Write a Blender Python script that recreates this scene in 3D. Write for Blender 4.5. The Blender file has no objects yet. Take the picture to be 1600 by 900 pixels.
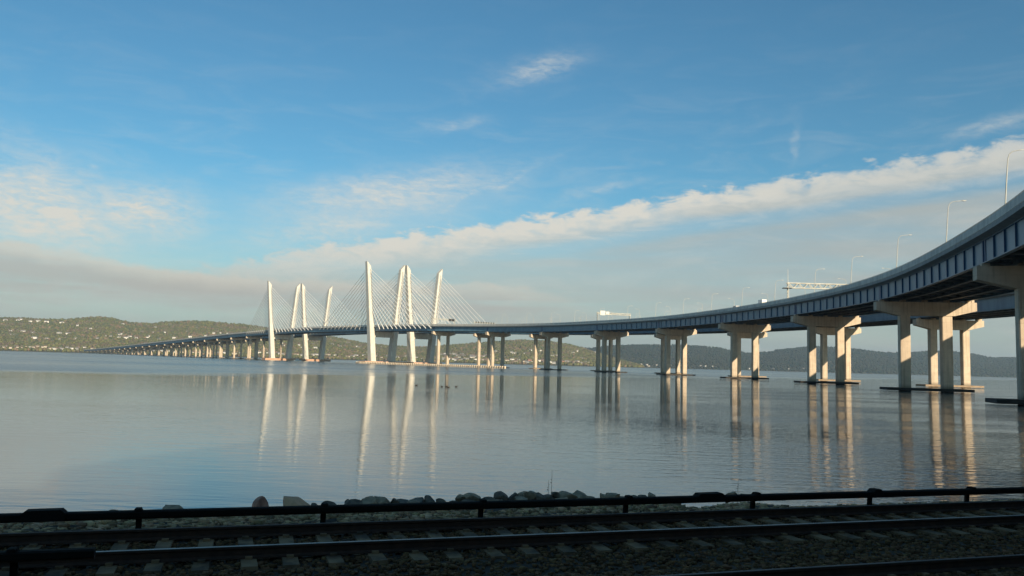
import bpy, math, random
import numpy as np
from mathutils import Vector, Matrix

R = math.radians
random.seed(7)
rng = np.random.default_rng(7)
scn = bpy.context.scene
COL = scn.collection

# ------------------------------------------------------------------ camera
CAM_Z = 5.5
FPX = 1296.0                     # focal length in photo pixels (1600 wide)
PITCH, ROLL, YAW = R(5.19), R(1.55), R(0.14)
cam = bpy.data.cameras.new('camera')
cam.sensor_width = 36.0
cam.lens = 36.0 * FPX / 1600.0
cam.clip_start, cam.clip_end = 0.05, 60000
camo = bpy.data.objects.new('camera', cam)
COL.objects.link(camo)
fwd = Vector((-math.sin(YAW) * math.cos(PITCH), math.cos(YAW) * math.cos(PITCH), math.sin(PITCH)))
rt0 = fwd.cross(Vector((0, 0, 1))).normalized()
up0 = rt0.cross(fwd)
rt = rt0 * math.cos(ROLL) + up0 * math.sin(ROLL)
up = up0 * math.cos(ROLL) - rt0 * math.sin(ROLL)
m = Matrix((rt, up, -fwd)).transposed().to_4x4()
m.translation = (0, 0, CAM_Z)
camo.matrix_world = m
scn.camera = camo

# ------------------------------------------------------------------ light and exposure
SUN_EL, SUN_AZ = R(19.0), R(25.0)      # behind the camera, 25 degrees to the right
sd = Vector((math.sin(SUN_AZ) * math.cos(SUN_EL), -math.cos(SUN_AZ) * math.cos(SUN_EL), math.sin(SUN_EL)))
sun = bpy.data.lights.new('sun', 'SUN')
sun.energy = 5.0
sun.angle = R(0.5)
sun.color = (1.0, 0.83, 0.60)
suno = bpy.data.objects.new('sun', sun)
suno.rotation_euler = sd.to_track_quat('Z', 'Y').to_euler()
COL.objects.link(suno)
scn.view_settings.view_transform = 'Standard'
scn.view_settings.look = 'None'
scn.view_settings.gamma = 1
scn.view_settings.use_curve_mapping = False
scn.view_settings.exposure = 0.4


class NT:
    """small helper that writes node chains"""
    def __init__(s, tree):
        s.t = tree; s.n = tree.nodes; s.l = tree.links
    def put(s, sock, v):
        if isinstance(v, bpy.types.NodeSocket): s.l.new(v, sock)
        else: sock.default_value = v
    def math(s, op, a, b=None, c=None, clamp=False):
        n = s.n.new('ShaderNodeMath'); n.operation = op; n.use_clamp = clamp
        s.put(n.inputs[0], a)
        if b is not None: s.put(n.inputs[1], b)
        if c is not None: s.put(n.inputs[2], c)
        return n.outputs[0]
    def mix(s, f, a, b, mode='MIX'):
        n = s.n.new('ShaderNodeMix'); n.data_type = 'RGBA'; n.blend_type = mode
        s.put(n.inputs[0], f)
        for k, v in ((6, a), (7, b)):
            if isinstance(v, tuple): v = (v[0], v[1], v[2], 1)
            s.put(n.inputs[k], v)
        return n.outputs[2]
    def step(s, x, lo, hi, a=0.0, b=1.0):
        n = s.n.new('ShaderNodeMapRange'); n.interpolation_type = 'SMOOTHSTEP'
        s.put(n.inputs[0], x); s.put(n.inputs[1], lo); s.put(n.inputs[2], hi)
        s.put(n.inputs[3], a); s.put(n.inputs[4], b)
        return n.outputs[0]
    def noise(s, vec, scale, detail=4, rough=0.55, dist=0.0):
        n = s.n.new('ShaderNodeTexNoise')
        if vec is not None: s.put(n.inputs['Vector'], vec)
        n.inputs['Scale'].default_value = scale; n.inputs['Detail'].default_value = detail
        n.inputs['Roughness'].default_value = rough; n.inputs['Distortion'].default_value = dist
        return n.outputs[0]
    def xyz(s, x, y, z):
        n = s.n.new('ShaderNodeCombineXYZ')
        for k, v in enumerate((x, y, z)): s.put(n.inputs[k], v)
        return n.outputs[0]
    def sep(s, v):
        n = s.n.new('ShaderNodeSeparateXYZ'); s.l.new(v, n.inputs[0]); return n.outputs
    def mapv(s, vec, scale=(1, 1, 1), rot=(0, 0, 0), loc=(0, 0, 0)):
        n = s.n.new('ShaderNodeMapping'); s.l.new(vec, n.inputs[0])
        n.inputs[1].default_value = loc; n.inputs[2].default_value = rot; n.inputs[3].default_value = scale
        return n.outputs[0]
    def ramp(s, f, stops, interp='LINEAR'):
        n = s.n.new('ShaderNodeValToRGB'); n.color_ramp.interpolation = interp
        e = n.color_ramp.elements
        while len(e) < len(stops): e.new(0.5)
        for k, (p, c) in enumerate(stops):
            e[k].position = p
            e[k].color = (c, c, c, 1) if not isinstance(c, tuple) else (c[0], c[1], c[2], 1)
        s.put(n.inputs[0], f)
        return n.outputs[0]


def px2ae(px, py):
    """photo pixel -> azimuth, elevation in degrees"""
    p = (px - 800) / 1300.0
    hy = 546.5 + 0.027 * px
    q = (hy - py) / 1300.0
    return math.degrees(math.atan(p)), math.degrees(math.atan(q * math.cos(math.atan(p))))


world = bpy.data.worlds.new('World')
scn.world = world
world.use_nodes = True
W = NT(world.node_tree)
W.n.clear()
sky = W.n.new('ShaderNodeTexSky')
sky.sky_type = 'NISHITA'
sky.sun_disc = False
sky.sun_elevation = SUN_EL
sky.sun_rotation = math.pi - SUN_AZ
sky.air_density = 1.0; sky.dust_density = 0.6; sky.ozone_density = 1.6
geo = W.n.new('ShaderNodeTexCoord')
sx, sy, sz = W.sep(geo.outputs['Generated'])
az = W.math('MULTIPLY', W.math('ARCTAN2', sx, sy), 57.29578)
el = W.math('MULTIPLY', W.math('ARCSINE', sz), 57.29578)
ae = W.xyz(az, el, 0.0)
zz = W.math('ADD', W.math('MAXIMUM', sz, 0.0), 0.07)
pl = W.xyz(W.math('DIVIDE', sx, zz), W.math('DIVIDE', sy, zz), 0.0)     # cloud deck seen from below
# noises
n_puff = W.noise(W.mapv(ae, (0.55, 1.3, 1), (0, 0, R(8))), 1.0, 7, 0.6, 0.3)
n_big = W.noise(W.mapv(pl, (0.35, 0.5, 1), (0, 0, R(25))), 1.0, 5, 0.55, 0.4)
n_wisp = W.noise(W.mapv(ae, (0.16, 0.75, 1), (0, 0, R(12))), 1.0, 8, 0.65, 0.8)
n_fine = W.noise(W.mapv(ae, (0.8, 2.4, 1), (0, 0, R(14))), 1.0, 7, 0.68, 0.5)
n_band = W.noise(W.mapv(ae, (0.045, 0.55, 1), (0, 0, R(2))), 1.0, 5, 0.55, 0.3)
# long cloud bank: its upper edge climbs to the right
ed = [(-400, 470), (-100, 450), (150, 436), (330, 408), (500, 376), (650, 358), (800, 340), (950, 318), (1100, 291), (1300, 262), (1450, 236), (1600, 206)]
stops = [(0.0, 4 / 40), (0.25, 4 / 40)]
for q in ed:
    a, e = px2ae(*q); stops.append(((a + 180) / 360, e / 40))
stops += [(0.64, 17 / 40), (0.75, 12 / 40), (1.0, 4 / 40)]
azn = W.math('MULTIPLY_ADD', az, 1 / 360, 0.5)
edge = W.math('MULTIPLY', W.ramp(azn, stops), 40.0)
d_ = W.math('SUBTRACT', edge, el)
d1 = W.math('ADD', d_, W.math('MULTIPLY', W.math('SUBTRACT', n_puff, 0.5), 2.6))
rim = W.math('MULTIPLY', W.step(d1, -0.15, 0.55), W.step(W.math('ADD', d_, W.math('MULTIPLY', W.math('SUBTRACT', n_wisp, 0.5), 3.0)), 0.7, 3.0, 1.0, 0.0))
rim = W.math('MULTIPLY', rim, W.step(az, -24.0, -8.0, 0.25, 1.0))
rim = W.math('MULTIPLY', W.math('MULTIPLY', rim, W.step(n_puff, 0.25, 0.6, 0.45, 0.95)), W.step(az, 8.0, 26.0, 1.0, 0.68))
body = W.math('MULTIPLY', W.step(d1, -0.2, 1.2), W.step(n_band, 0.25, 0.65, 0.30, 0.66))
slot = W.math('MULTIPLY', W.step(d_, 1.6, 2.3), W.step(d_, 2.5, 3.3, 1.0, 0.0))      # clearer blue lane under the bright rim
body = W.math('MULTIPLY', body, W.math('SUBTRACT', 1.0, W.math('MULTIPLY', slot, W.step(az, -8.0, 6.0, 0.0, 0.62))))


warp = W.mix(1.0, W.n.new('ShaderNodeTexNoise').outputs[1], (0.5, 0.5, 0.5), 'SUBTRACT')
wn = [n_ for n_ in W.n if n_.bl_idname == 'ShaderNodeTexNoise'][-1]
W.l.new(W.mapv(ae, (0.25, 0.45, 1)), wn.inputs['Vector']); wn.inputs['Scale'].default_value = 1.0; wn.inputs['Detail'].default_value = 4
vadd = W.n.new('ShaderNodeVectorMath'); vadd.operation = 'MULTIPLY_ADD'
W.l.new(warp, vadd.inputs[0]); vadd.inputs[1].default_value = (4.5, 1.3, 0.0); W.l.new(ae, vadd.inputs[2])
aw = vadd.outputs[0]


def blob(px, py, ra, rb, rot, hard=0.0):
    a, e = px2ae(px, py)
    v = W.mapv(W.mapv(aw, loc=(-a, -e, 0)), rot=(0, 0, -R(rot)))
    x, y, _ = W.sep(v)
    r2 = W.math('ADD', W.math('POWER', W.math('ABSOLUTE', W.math('DIVIDE', x, ra)), 2.0), W.math('POWER', W.math('ABSOLUTE', W.math('DIVIDE', y, rb)), 2.0))
    return W.math('EXPONENT', W.math('MULTIPLY', r2, -1.0))


wsp = W.math('MULTIPLY', blob(825, 98, 3.0, 0.75, 12), 0.75)
for b, k in (((690, 188, 2.4, 0.5, 8), 0.5), ((1238, 225, 0.45, 1.2, 0), 0.36), ((752, 290, 4.6, 0.28, 24), 0.6),
             ((600, 295, 8.0, 1.3, 10), 0.85), ((930, 296, 3.5, 0.35, 15), 0.45), ((205, 330, 3.6, 1.6, 4), 1.25),
             ((50, 320, 4.8, 2.5, -20), 1.3), ((1570, 188, 2.5, 0.5, 15), 0.5), ((500, 352, 5.0, 1.3, 12), 0.8),
             ((20, 220, 3.0, 0.8, -30), 0.35), ((-150, 300, 6, 2.5, 0), 0.6), ((130, 258, 0.5, 0.25, 0), 0.4)):
    wsp = W.math('MAXIMUM', wsp, W.math('MULTIPLY', blob(*b), k))
wsp = W.math('MULTIPLY', wsp, W.step(W.math('ADD', W.math('MULTIPLY', n_fine, 0.6), W.math('MULTIPLY', n_wisp, 0.4)), 0.28, 0.76))
veil = W.math('MULTIPLY', W.step(n_wisp, 0.42, 0.78), W.step(el, 3.0, 24.0, 0.26, 0.02))
soft = W.math('MULTIPLY', W.math('MAXIMUM', blob(600, 315, 7.0, 1.7, 10), blob(60, 335, 6.0, 2.2, 0)), 0.30)
white = W.math('MINIMUM', W.math('ADD', W.math('MAXIMUM', W.math('MAXIMUM', rim, wsp), veil), soft), 0.92)
# second, greyer bank low on the left
ed2 = [(-500, 352), (-100, 362), (0, 368), (100, 388), (200, 407), (320, 425), (450, 433), (600, 437), (760, 438), (850, 452), (930, 474)]
st2 = [(0.0, 0.1), (0.2, 0.2)] + [((px2ae(*q)[0] + 180) / 360, px2ae(*q)[1] / 40) for q in ed2] + [(0.6, 0.06), (1.0, 0.1)]
d2 = W.math('ADD', W.math('SUBTRACT', W.math('MULTIPLY', W.ramp(azn, st2), 40.0), el), W.math('MULTIPLY', W.math('SUBTRACT', n_puff, 0.5), 1.2))
bank2 = W.math('MULTIPLY', W.step(d2, -0.1, 0.5), W.step(el, 2.0, 4.2))
bank2 = W.math('MULTIPLY', bank2, W.math('MULTIPLY', W.step(az, -2.0, 6.5, 0.8, 0.0), W.step(n_band, 0.32, 0.58, 0.25, 1.0)))
rim2 = W.step(d2, 0.3, 1.5, 1.0, 0.0)
c2 = W.mix(rim2, (4.2, 4.12, 3.75), (5.7, 5.3, 4.5))
# low grey layers near the horizon, thicker to the left
gr = W.math('MULTIPLY', W.step(W.math('ADD', n_band, W.math('MULTIPLY', n_fine, 0.25)), 0.50, 0.72), W.math('MULTIPLY', W.step(el, 1.5, 3.2), W.step(el, 4.0, 6.0, 1.0, 0.0)))
gr = W.math('MULTIPLY', gr, W.step(az, -4.0, 10.0, 0.4, 0.2))
SKY_BLUE = W.mix(1.0, sky.outputs[0], (0.42, 0.80, 0.90), 'MULTIPLY')
c = W.mix(W.math('MULTIPLY', W.step(el, 0.0, 13.0, 0.60, 0.0), 1.0), SKY_BLUE, (4.75, 4.6, 3.7))
body = W.math('MINIMUM', W.math('MULTIPLY', body, W.step(az, 0.0, 22.0, 1.0, 1.35)), 0.9)
c = W.mix(body, c, W.mix(W.step(az, -6.0, 18.0), (4.05, 4.2, 3.85), (3.55, 3.80, 3.65)))
c = W.mix(white, c, (6.2, 5.9, 5.2))
c = W.mix(bank2, c, c2)
c = W.mix(gr, c, (3.7, 3.6, 3.2))
bg = W.n.new('ShaderNodeBackground')
W.l.new(c, bg.inputs[0])
bg.inputs[1].default_value = 0.093
wo = W.n.new('ShaderNodeOutputWorld')
W.l.new(bg.outputs[0], wo.inputs[0])

# ------------------------------------------------------------------ mesh helpers
ORG = {}                                   # world origin of each object (no rotations on parents)


class MB:
    def __init__(s): s.v = []; s.f = []
    def poly(s, vs, fs):
        o = len(s.v); s.v += [tuple(p) for p in vs]; s.f += [tuple(i + o for i in f) for f in fs]
        return s
    def hexa(s, p):                        # 8 points, bottom 4 then top 4 (ccw from above)
        return s.poly(p, [(3, 2, 1, 0), (4, 5, 6, 7), (0, 1, 5, 4), (1, 2, 6, 5), (2, 3, 7, 6), (3, 0, 4, 7)])
    def box(s, c, ax, ay, h):              # c base centre, ax, ay half vectors (horizontal), h height
        c, ax, ay = Vector(c), Vector(ax), Vector(ay); u = Vector((0, 0, h))
        b = [c - ax - ay, c + ax - ay, c + ax + ay, c - ax + ay]
        return s.hexa(b + [p + u for p in b])
    def bar(s, a, b, r, n=6, r2=None):
        a, b = Vector(a), Vector(b); r2 = r if r2 is None else r2
        d = (b - a).normalized(); x = d.orthogonal().normalized(); y = d.cross(x)
        vs = []
        for p, q in ((a, r), (b, r2)):
            for k in range(n):
                t = 2 * math.pi * (k + 0.5) / n
                vs.append(p + x * (q * math.cos(t)) + y * (q * math.sin(t)))
        fs = [(k, (k + 1) % n, n + (k + 1) % n, n + k) for k in range(n)] + [tuple(range(n - 1, -1, -1)), tuple(range(n, 2 * n))]
        return s.poly(vs, fs)
    def tube(s, pts, rs, n=8):
        pts = [Vector(p) for p in pts]; vs = []; fs = []
        x = None
        for i, p in enumerate(pts):
            d = (pts[min(i + 1, len(pts) - 1)] - pts[max(i - 1, 0)]).normalized()
            x = d.orthogonal().normalized() if x is None else (x - d * x.dot(d)).normalized()
            y = d.cross(x)
            for k in range(n):
                t = 2 * math.pi * k / n
                vs.append(p + x * rs[i] * math.cos(t) + y * rs[i] * math.sin(t))
        for i in range(len(pts) - 1):
            for k in range(n):
                a, b = i * n + k, i * n + (k + 1) % n
                fs.append((a, b, b + n, a + n))
        fs += [tuple(range(n - 1, -1, -1)), tuple(range((len(pts) - 1) * n, len(pts) * n))]
        return s.poly(vs, fs)
    def prism(s, pts, off):                # planar outline swept by off
        n = len(pts); off = Vector(off); pts = [Vector(p) for p in pts]
        return s.poly(pts + [p + off for p in pts], [tuple(range(n - 1, -1, -1)), tuple(range(n, 2 * n))] + [(k, (k + 1) % n, n + (k + 1) % n, n + k) for k in range(n)])
    def loft(s, rings):                    # closed rings of equal length
        n = len(rings[0]); vs = [p for r in rings for p in r]; fs = []
        for i in range(len(rings) - 1):
            for k in range(n):
                a, b = i * n + k, i * n + (k + 1) % n
                fs.append((a, b, b + n, a + n))
        fs += [tuple(range(n - 1, -1, -1)), tuple(range((len(rings) - 1) * n, len(rings) * n))]
        return s.poly(vs, fs)
    def mesh(s, name, mat, origin=(0, 0, 0), smooth=False):
        o = Vector(origin)
        me = bpy.data.meshes.new(name)
        me.from_pydata([tuple(Vector(p) - o) for p in s.v], [], s.f)
        if mat: me.materials.append(mat)
        fix_normals(me)
        if smooth: me.polygons.foreach_set('use_smooth', [True] * len(me.polygons))
        me.update()
        return me


def fix_normals(me):
    import bmesh
    bm = bmesh.new(); bm.from_mesh(me)
    bmesh.ops.recalc_face_normals(bm, faces=bm.faces[:])
    bm.to_mesh(me); bm.free()


def link(name, data, parent=None, origin=(0, 0, 0), rotz=0.0):
    o = bpy.data.objects.new(name, data)
    COL.objects.link(o)
    o.location = Vector(origin) - (ORG[parent.name] if parent else Vector((0, 0, 0)))
    if parent: o.parent = parent
    o.rotation_euler.z = rotz
    ORG[o.name] = Vector(origin)
    return o


def part(name, mb, mat, parent=None, origin=(0, 0, 0), smooth=False):
    return link(name, mb.mesh(name, mat, origin, smooth), parent, origin)


def tag(o, label=None, cat=None, group=None, kind=None):
    if label: o['label'] = label
    if cat: o['category'] = cat
    if group: o['group'] = group
    if kind: o['kind'] = kind
    return o


def thing(name, label, cat, loc, group=None):
    return tag(link(name, None, None, loc), label, cat, group)


def dup(root, loc, rotz=0.0, label=None, group=None, mats=None):
    r = root.copy(); COL.objects.link(r); r.location = loc; r.rotation_euler.z = rotz
    ORG[r.name] = Vector(loc)
    if label: r['label'] = label
    if group: r['group'] = group
    for ch in list(root.children):
        c = ch.copy(); COL.objects.link(c); c.parent = r
        if mats and ch.name.split('.')[0] in mats:
            c.material_slots[0].link = 'OBJECT'; c.material_slots[0].material = mats[ch.name.split('.')[0]]
        for g in ch.children:
            d = g.copy(); COL.objects.link(d); d.parent = c
    return r


# ------------------------------------------------------------------ materials
def material(name, build):
    mt = bpy.data.materials.new(name); mt.use_nodes = True
    T = NT(mt.node_tree); T.n.clear()
    out = T.n.new('ShaderNodeOutputMaterial'); bs = T.n.new('ShaderNodeBsdfPrincipled')
    T.l.new(bs.outputs[0], out.inputs[0])
    build(T, bs)
    return mt


def P(T):
    g = T.n.new('ShaderNodeNewGeometry'); return g.outputs['Position']


def bump(T, bs, h, strength=0.3, dist=0.05):
    b = T.n.new('ShaderNodeBump'); b.inputs['Strength'].default_value = strength; b.inputs['Distance'].default_value = dist
    T.l.new(h, b.inputs['Height']); T.l.new(b.outputs[0], bs.inputs['Normal'])


def two_tone(a, b, scale, rough=0.85, stretch=(1, 1, 1), bumps=0.0, bd=0.05, lo=0.35, hi=0.68, metal=0.0):
    def f(T, bs):
        p = T.mapv(P(T), stretch)
        n = T.noise(p, scale, 6, 0.6)
        T.l.new(T.mix(T.step(n, lo, hi), a, b), bs.inputs['Base Color'])
        bs.inputs['Roughness'].default_value = rough; bs.inputs['Metallic'].default_value = metal
        if bumps: bump(T, bs, n, bumps, bd)
    return f


def concrete(a, b, seam=3.2):
    def f(T, bs):
        p = P(T)
        n = T.noise(p, 0.35, 6, 0.6)
        st = T.noise(T.mapv(p, (1.3, 1.3, 0.07)), 1.0, 5, 0.6)            # water streaks
        x, y, z = T.sep(p)
        lift = T.math('FRACT', T.math('DIVIDE', z, seam))
        jl = T.math('LESS_THAN', lift, 0.03)
        cell = T.noise(T.xyz(0.0, 0.0, T.math('FLOOR', T.math('DIVIDE', z, seam))), 3.7, 0)
        c = T.mix(T.step(n, 0.3, 0.7), a, b)
        c = T.mix(T.math('MULTIPLY', T.step(st, 0.45, 0.72), 0.6), c, (b[0] * 0.55, b[1] * 0.53, b[2] * 0.5))
        c = T.mix(T.step(cell, 0.3, 0.7, 0.0, 0.14), c, (b[0] * 0.7, b[1] * 0.7, b[2] * 0.7))
        c = T.mix(T.math('MULTIPLY', jl, 0.3), c, (b[0] * 0.5, b[1] * 0.5, b[2] * 0.5))
        low = T.step(T.math('ADD', z, T.math('MULTIPLY', n, 1.2)), 1.2, 3.4, 0.8, 0.0)   # tide stain
        c = T.mix(low, c, (0.10, 0.085, 0.06))
        T.l.new(c, bs.inputs['Base Color']); bs.inputs['Roughness'].default_value = 0.85
        bump(T, bs, T.noise(p, 2.0, 5), 0.15, 0.05)
    return f


M = {}
M['concrete'] = material('pier_concrete', concrete((0.66, 0.545, 0.41), (0.54, 0.44, 0.33)))
M['tower'] = material('tower_concrete', concrete((0.74, 0.71, 0.63), (0.64, 0.61, 0.53), 5.0))
M['deckc'] = material('deck_concrete', two_tone((0.36, 0.36, 0.34), (0.27, 0.27, 0.26), 0.6, 0.85, (1, 1, 0.15)))
M['parapet'] = material('parapet_concrete', two_tone((0.68, 0.65, 0.58), (0.50, 0.48, 0.43), 0.5, 0.8, (1, 1, 0.2)))
M['asphalt'] = material('asphalt', two_tone((0.06, 0.06, 0.06), (0.045, 0.045, 0.045), 2.0, 0.9))
M['blue'] = material('blue_paint', two_tone((0.115, 0.225, 0.30), (0.065, 0.15, 0.225), 0.25, 0.45, (1, 1, 0.35)))
M['blue2'] = material('dark_blue_steel', two_tone((0.035, 0.10, 0.20), (0.025, 0.07, 0.15), 0.5, 0.5))
M['under'] = material('underside_steel', two_tone((0.20, 0.21, 0.21), (0.11, 0.12, 0.125), 0.4, 0.6))
M['cable'] = material('cable_sheath', two_tone((0.80, 0.79, 0.74), (0.74, 0.73, 0.68), 0.3, 0.5))
M['galv'] = material('lamp_paint', two_tone((0.48, 0.48, 0.44), (0.40, 0.40, 0.36), 1.0, 0.5))
M['lampglass'] = material('lamp_lens', two_tone((0.75, 0.75, 0.7), (0.7, 0.7, 0.66), 1.0, 0.2))
M['truss'] = material('gantry_steel', two_tone((0.62, 0.60, 0.52), (0.48, 0.46, 0.40), 1.0, 0.5))
M['dark'] = material('dark_steel', two_tone((0.035, 0.035, 0.035), (0.02, 0.02, 0.02), 3.0, 0.6))
M['signback'] = material('sign_board', two_tone((0.72, 0.70, 0.62), (0.6, 0.58, 0.5), 1.0, 0.5))
M['wood_dark'] = material('shaded_fender_timber', two_tone((0.05, 0.042, 0.035), (0.028, 0.024, 0.02), 0.8, 0.8, (1, 1, 3)))  # same fender boards, their shade put into the dark colour
M['wood_tan'] = material('sunlit_fender_timber', two_tone((0.36, 0.27, 0.18), (0.24, 0.17, 0.11), 0.8, 0.8, (1, 1, 3)))  # same fender boards, sunlight put into the tan colour
M['salmon'] = material('pile_cap_concrete', two_tone((0.58, 0.36, 0.24), (0.48, 0.28, 0.18), 0.2, 0.85))
M['pile'] = material('pale_pile', two_tone((0.72, 0.63, 0.50), (0.56, 0.42, 0.28), 0.5, 0.8))
M['rust'] = material('rust_steel', two_tone((0.12, 0.05, 0.025), (0.07, 0.03, 0.018), 0.5, 0.85))
M['white'] = material('white_paint', two_tone((0.80, 0.80, 0.78), (0.76, 0.76, 0.74), 1.0, 0.3))
M['black'] = material('black_rubber', two_tone((0.02, 0.02, 0.02), (0.015, 0.015, 0.015), 4.0, 0.8))
M['glass'] = material('dark_glass', two_tone((0.02, 0.025, 0.03), (0.02, 0.025, 0.03), 1.0, 0.05))
M['carpaint'] = material('dark_car_paint', two_tone((0.03, 0.032, 0.036), (0.025, 0.027, 0.03), 1.0, 0.2))
M['silver'] = material('silver_car_paint', two_tone((0.5, 0.5, 0.5), (0.46, 0.46, 0.46), 1.0, 0.25))


def water_mat(T, bs):
    p = P(T); x, y, z = T.sep(p)
    k = T.math('ADD', T.math('SUBTRACT', y, T.math('MULTIPLY', x, 1.25)), T.math('MULTIPLY', T.math('SUBTRACT', T.noise(T.mapv(p, (0.004, 0.016, 1)), 1.0, 4), 0.5), 260.0))
    ruff = T.step(k, 300.0, 430.0)                                       # breeze-ruffled reach of the river
    patch = T.step(T.noise(T.mapv(p, (0.0016, 0.006, 1), (0, 0, R(-12))), 1.0, 4), 0.42, 0.66)
    near = T.step(T.noise(T.mapv(p, (0.018, 0.045, 1), (0, 0, R(18)), (4, 2, 0)), 1.0, 3), 0.40, 0.64)   # cat's-paws close in
    side = T.step(T.math('SUBTRACT', x, T.math('MULTIPLY', y, 0.22)), -6.0, 22.0)
    bs.inputs['Base Color'].default_value = (0.088, 0.108, 0.104, 1)
    bs.inputs['IOR'].default_value = 1.33
    r = T.math('ADD', 0.035, T.math('MULTIPLY', ruff, T.math('MULTIPLY_ADD', patch, 0.10, 0.15)))
    T.l.new(r, bs.inputs['Roughness'])
    h = T.math('ADD', T.math('MULTIPLY', T.noise(T.mapv(p, (0.28, 1.1, 1), (0, 0, R(14))), 1.0, 3, 0.5), 0.10),
               T.math('MULTIPLY', T.noise(T.mapv(p, (1.0, 3.6, 1), (0, 0, R(17))), 1.0, 3, 0.55), 0.028))
    amp = T.math('ADD', 0.14, T.math('ADD', T.math('MULTIPLY', near, 0.12), T.math('MULTIPLY', T.math('MULTIPLY', side, T.math('ADD', near, 0.4)), 0.75)))
    b = T.n.new('ShaderNodeBump'); b.inputs['Distance'].default_value = 1.0
    T.l.new(amp, b.inputs['Strength']); T.l.new(h, b.inputs['Height']); T.l.new(b.outputs[0], bs.inputs['Normal'])


M['water'] = material('river_water', water_mat)


def hill_mat(T, bs):
    p = P(T)
    n = T.noise(p, 0.004, 6, 0.6); n2 = T.noise(p, 0.03, 5, 0.6)
    c = T.mix(T.step(n, 0.35, 0.65), (0.070, 0.072, 0.035), (0.085, 0.070, 0.045))
    c = T.mix(T.step(n2, 0.4, 0.7), c, (0.055, 0.06, 0.03))
    T.l.new(c, bs.inputs['Base Color']); bs.inputs['Roughness'].default_value = 1.0


M['hill'] = material('hill_ground', hill_mat)


def tree_mat(T, bs):
    a = T.n.new('ShaderNodeAttribute'); a.attribute_name = 'tint'
    T.l.new(a.outputs['Color'], bs.inputs['Base Color']); bs.inputs['Roughness'].default_value = 0.95
    bs.inputs['Specular IOR Level'].default_value = 0.1


M['woods'] = material('woodland_foliage', tree_mat)
M['ballastmat'] = material('ballast_stone', tree_mat)


def ground_mat(T, bs):
    p = P(T)
    n = T.noise(p, 9.0, 6, 0.7); n2 = T.noise(p, 0.5, 4)
    c = T.mix(T.step(n, 0.35, 0.7), (0.05, 0.032, 0.018), (0.10, 0.066, 0.038))
    c = T.mix(T.step(n2, 0.45, 0.65, 0, 0.6), c, (0.028, 0.021, 0.016))
    T.l.new(c, bs.inputs['Base Color']); bs.inputs['Roughness'].default_value = 0.95
    bump(T, bs, n, 0.8, 0.05)


M['ground'] = material('ballast_ground', ground_mat)
M['rail'] = material('rusty_rail', two_tone((0.065, 0.028, 0.014), (0.038, 0.017, 0.009), 6.0, 0.9))
M['railtop'] = material('worn_rail_head', two_tone((0.36, 0.30, 0.25), (0.22, 0.18, 0.15), 2.0, 0.45, metal=0.8))
M['railworn'] = material('dull_rail_head', two_tone((0.13, 0.085, 0.06), (0.08, 0.05, 0.035), 2.0, 0.6))
M['sleeper'] = material('sleeper_concrete', two_tone((0.30, 0.18, 0.088), (0.09, 0.056, 0.03), 2.2, 0.9, bumps=0.3, bd=0.02))
M['cover'] = material('third_rail_cover', two_tone((0.018, 0.014, 0.011), (0.012, 0.010, 0.008), 3.0, 0.95))
M['cover'].node_tree.nodes['Principled BSDF'].inputs['Specular IOR Level'].default_value = 0.15
for nm, a, b in (('rock_grey', (0.44, 0.31, 0.19), (0.22, 0.16, 0.10)), ('rock_dark', (0.21, 0.16, 0.11), (0.095, 0.075, 0.055)),
                 ('rock_red', (0.5, 0.24, 0.15), (0.3, 0.14, 0.09)), ('rock_pink', (0.74, 0.42, 0.23), (0.55, 0.31, 0.17))):
    M[nm] = material(nm, two_tone(a, b, 5.0, 0.9, bumps=0.6, bd=0.04))
M['weed'] = material('dry_weed', two_tone((0.10, 0.09, 0.045), (0.06, 0.06, 0.03), 8.0, 0.9))
M['wall_white'] = material('white_siding', two_tone((0.80, 0.77, 0.70), (0.72, 0.69, 0.62), 0.2, 0.8))
M['wall_cream'] = material('cream_siding', two_tone((0.62, 0.56, 0.45), (0.54, 0.48, 0.38), 0.2, 0.8))
M['wall_grey'] = material('grey_siding', two_tone((0.40, 0.39, 0.36), (0.33, 0.32, 0.30), 0.2, 0.8))
M['wall_brick'] = material('red_brick', two_tone((0.48, 0.24, 0.17), (0.40, 0.19, 0.13), 0.2, 0.9))
M['roof_grey'] = material('grey_roof', two_tone((0.22, 0.21, 0.20), (0.16, 0.155, 0.15), 0.2, 0.9))
M['roof_brown'] = material('brown_roof', two_tone((0.20, 0.14, 0.10), (0.14, 0.10, 0.075), 0.2, 0.9))
M['feather'] = material('duck_feathers', two_tone((0.05, 0.04, 0.03), (0.03, 0.025, 0.02), 6.0, 0.8))

# ------------------------------------------------------------------ water, hills, bank
wm = MB().poly([(-9000, -400, 0), (11500, -400, 0), (11500, 11500, 0), (-9000, 11500, 0)], [(0, 1, 2, 3)])
tag(part('river_water', wm, M['water']), kind='structure')

HY = lambda px: 546.5 + 0.027 * px
LEFT = [(-500, 512), (-300, 506), (-100, 500), (0, 497), (30, 497), (60, 499), (100, 499.5), (130, 497), (150, 495.5), (170, 497), (200, 505), (235, 506), (260, 503),
        (300, 502), (325, 502.5), (350, 505), (385, 508), (420, 513), (470, 521), (520, 527), (565, 536), (600, 540), (640, 542.5), (660, 542.5), (685, 541), (735, 537),
        (775, 534), (815, 532), (860, 534), (890, 539), (910, 544), (925, 549), (960, 560), (990, 568), (1010, 574)]
RIGHT = [(560, 562), (700, 556), (800, 551), (870, 547), (925, 544), (960, 540), (1005, 539), (1060, 539), (1095, 541), (1125, 544), (1142, 549), (1172, 552), (1200, 550),
         (1215, 547), (1265, 542), (1290, 542), (1325, 544), (1375, 551), (1407, 552), (1450, 549), (1482, 549), (1512, 552), (1550, 559), (1585, 559), (1650, 562), (1800, 566), (2000, 575)]


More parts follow.
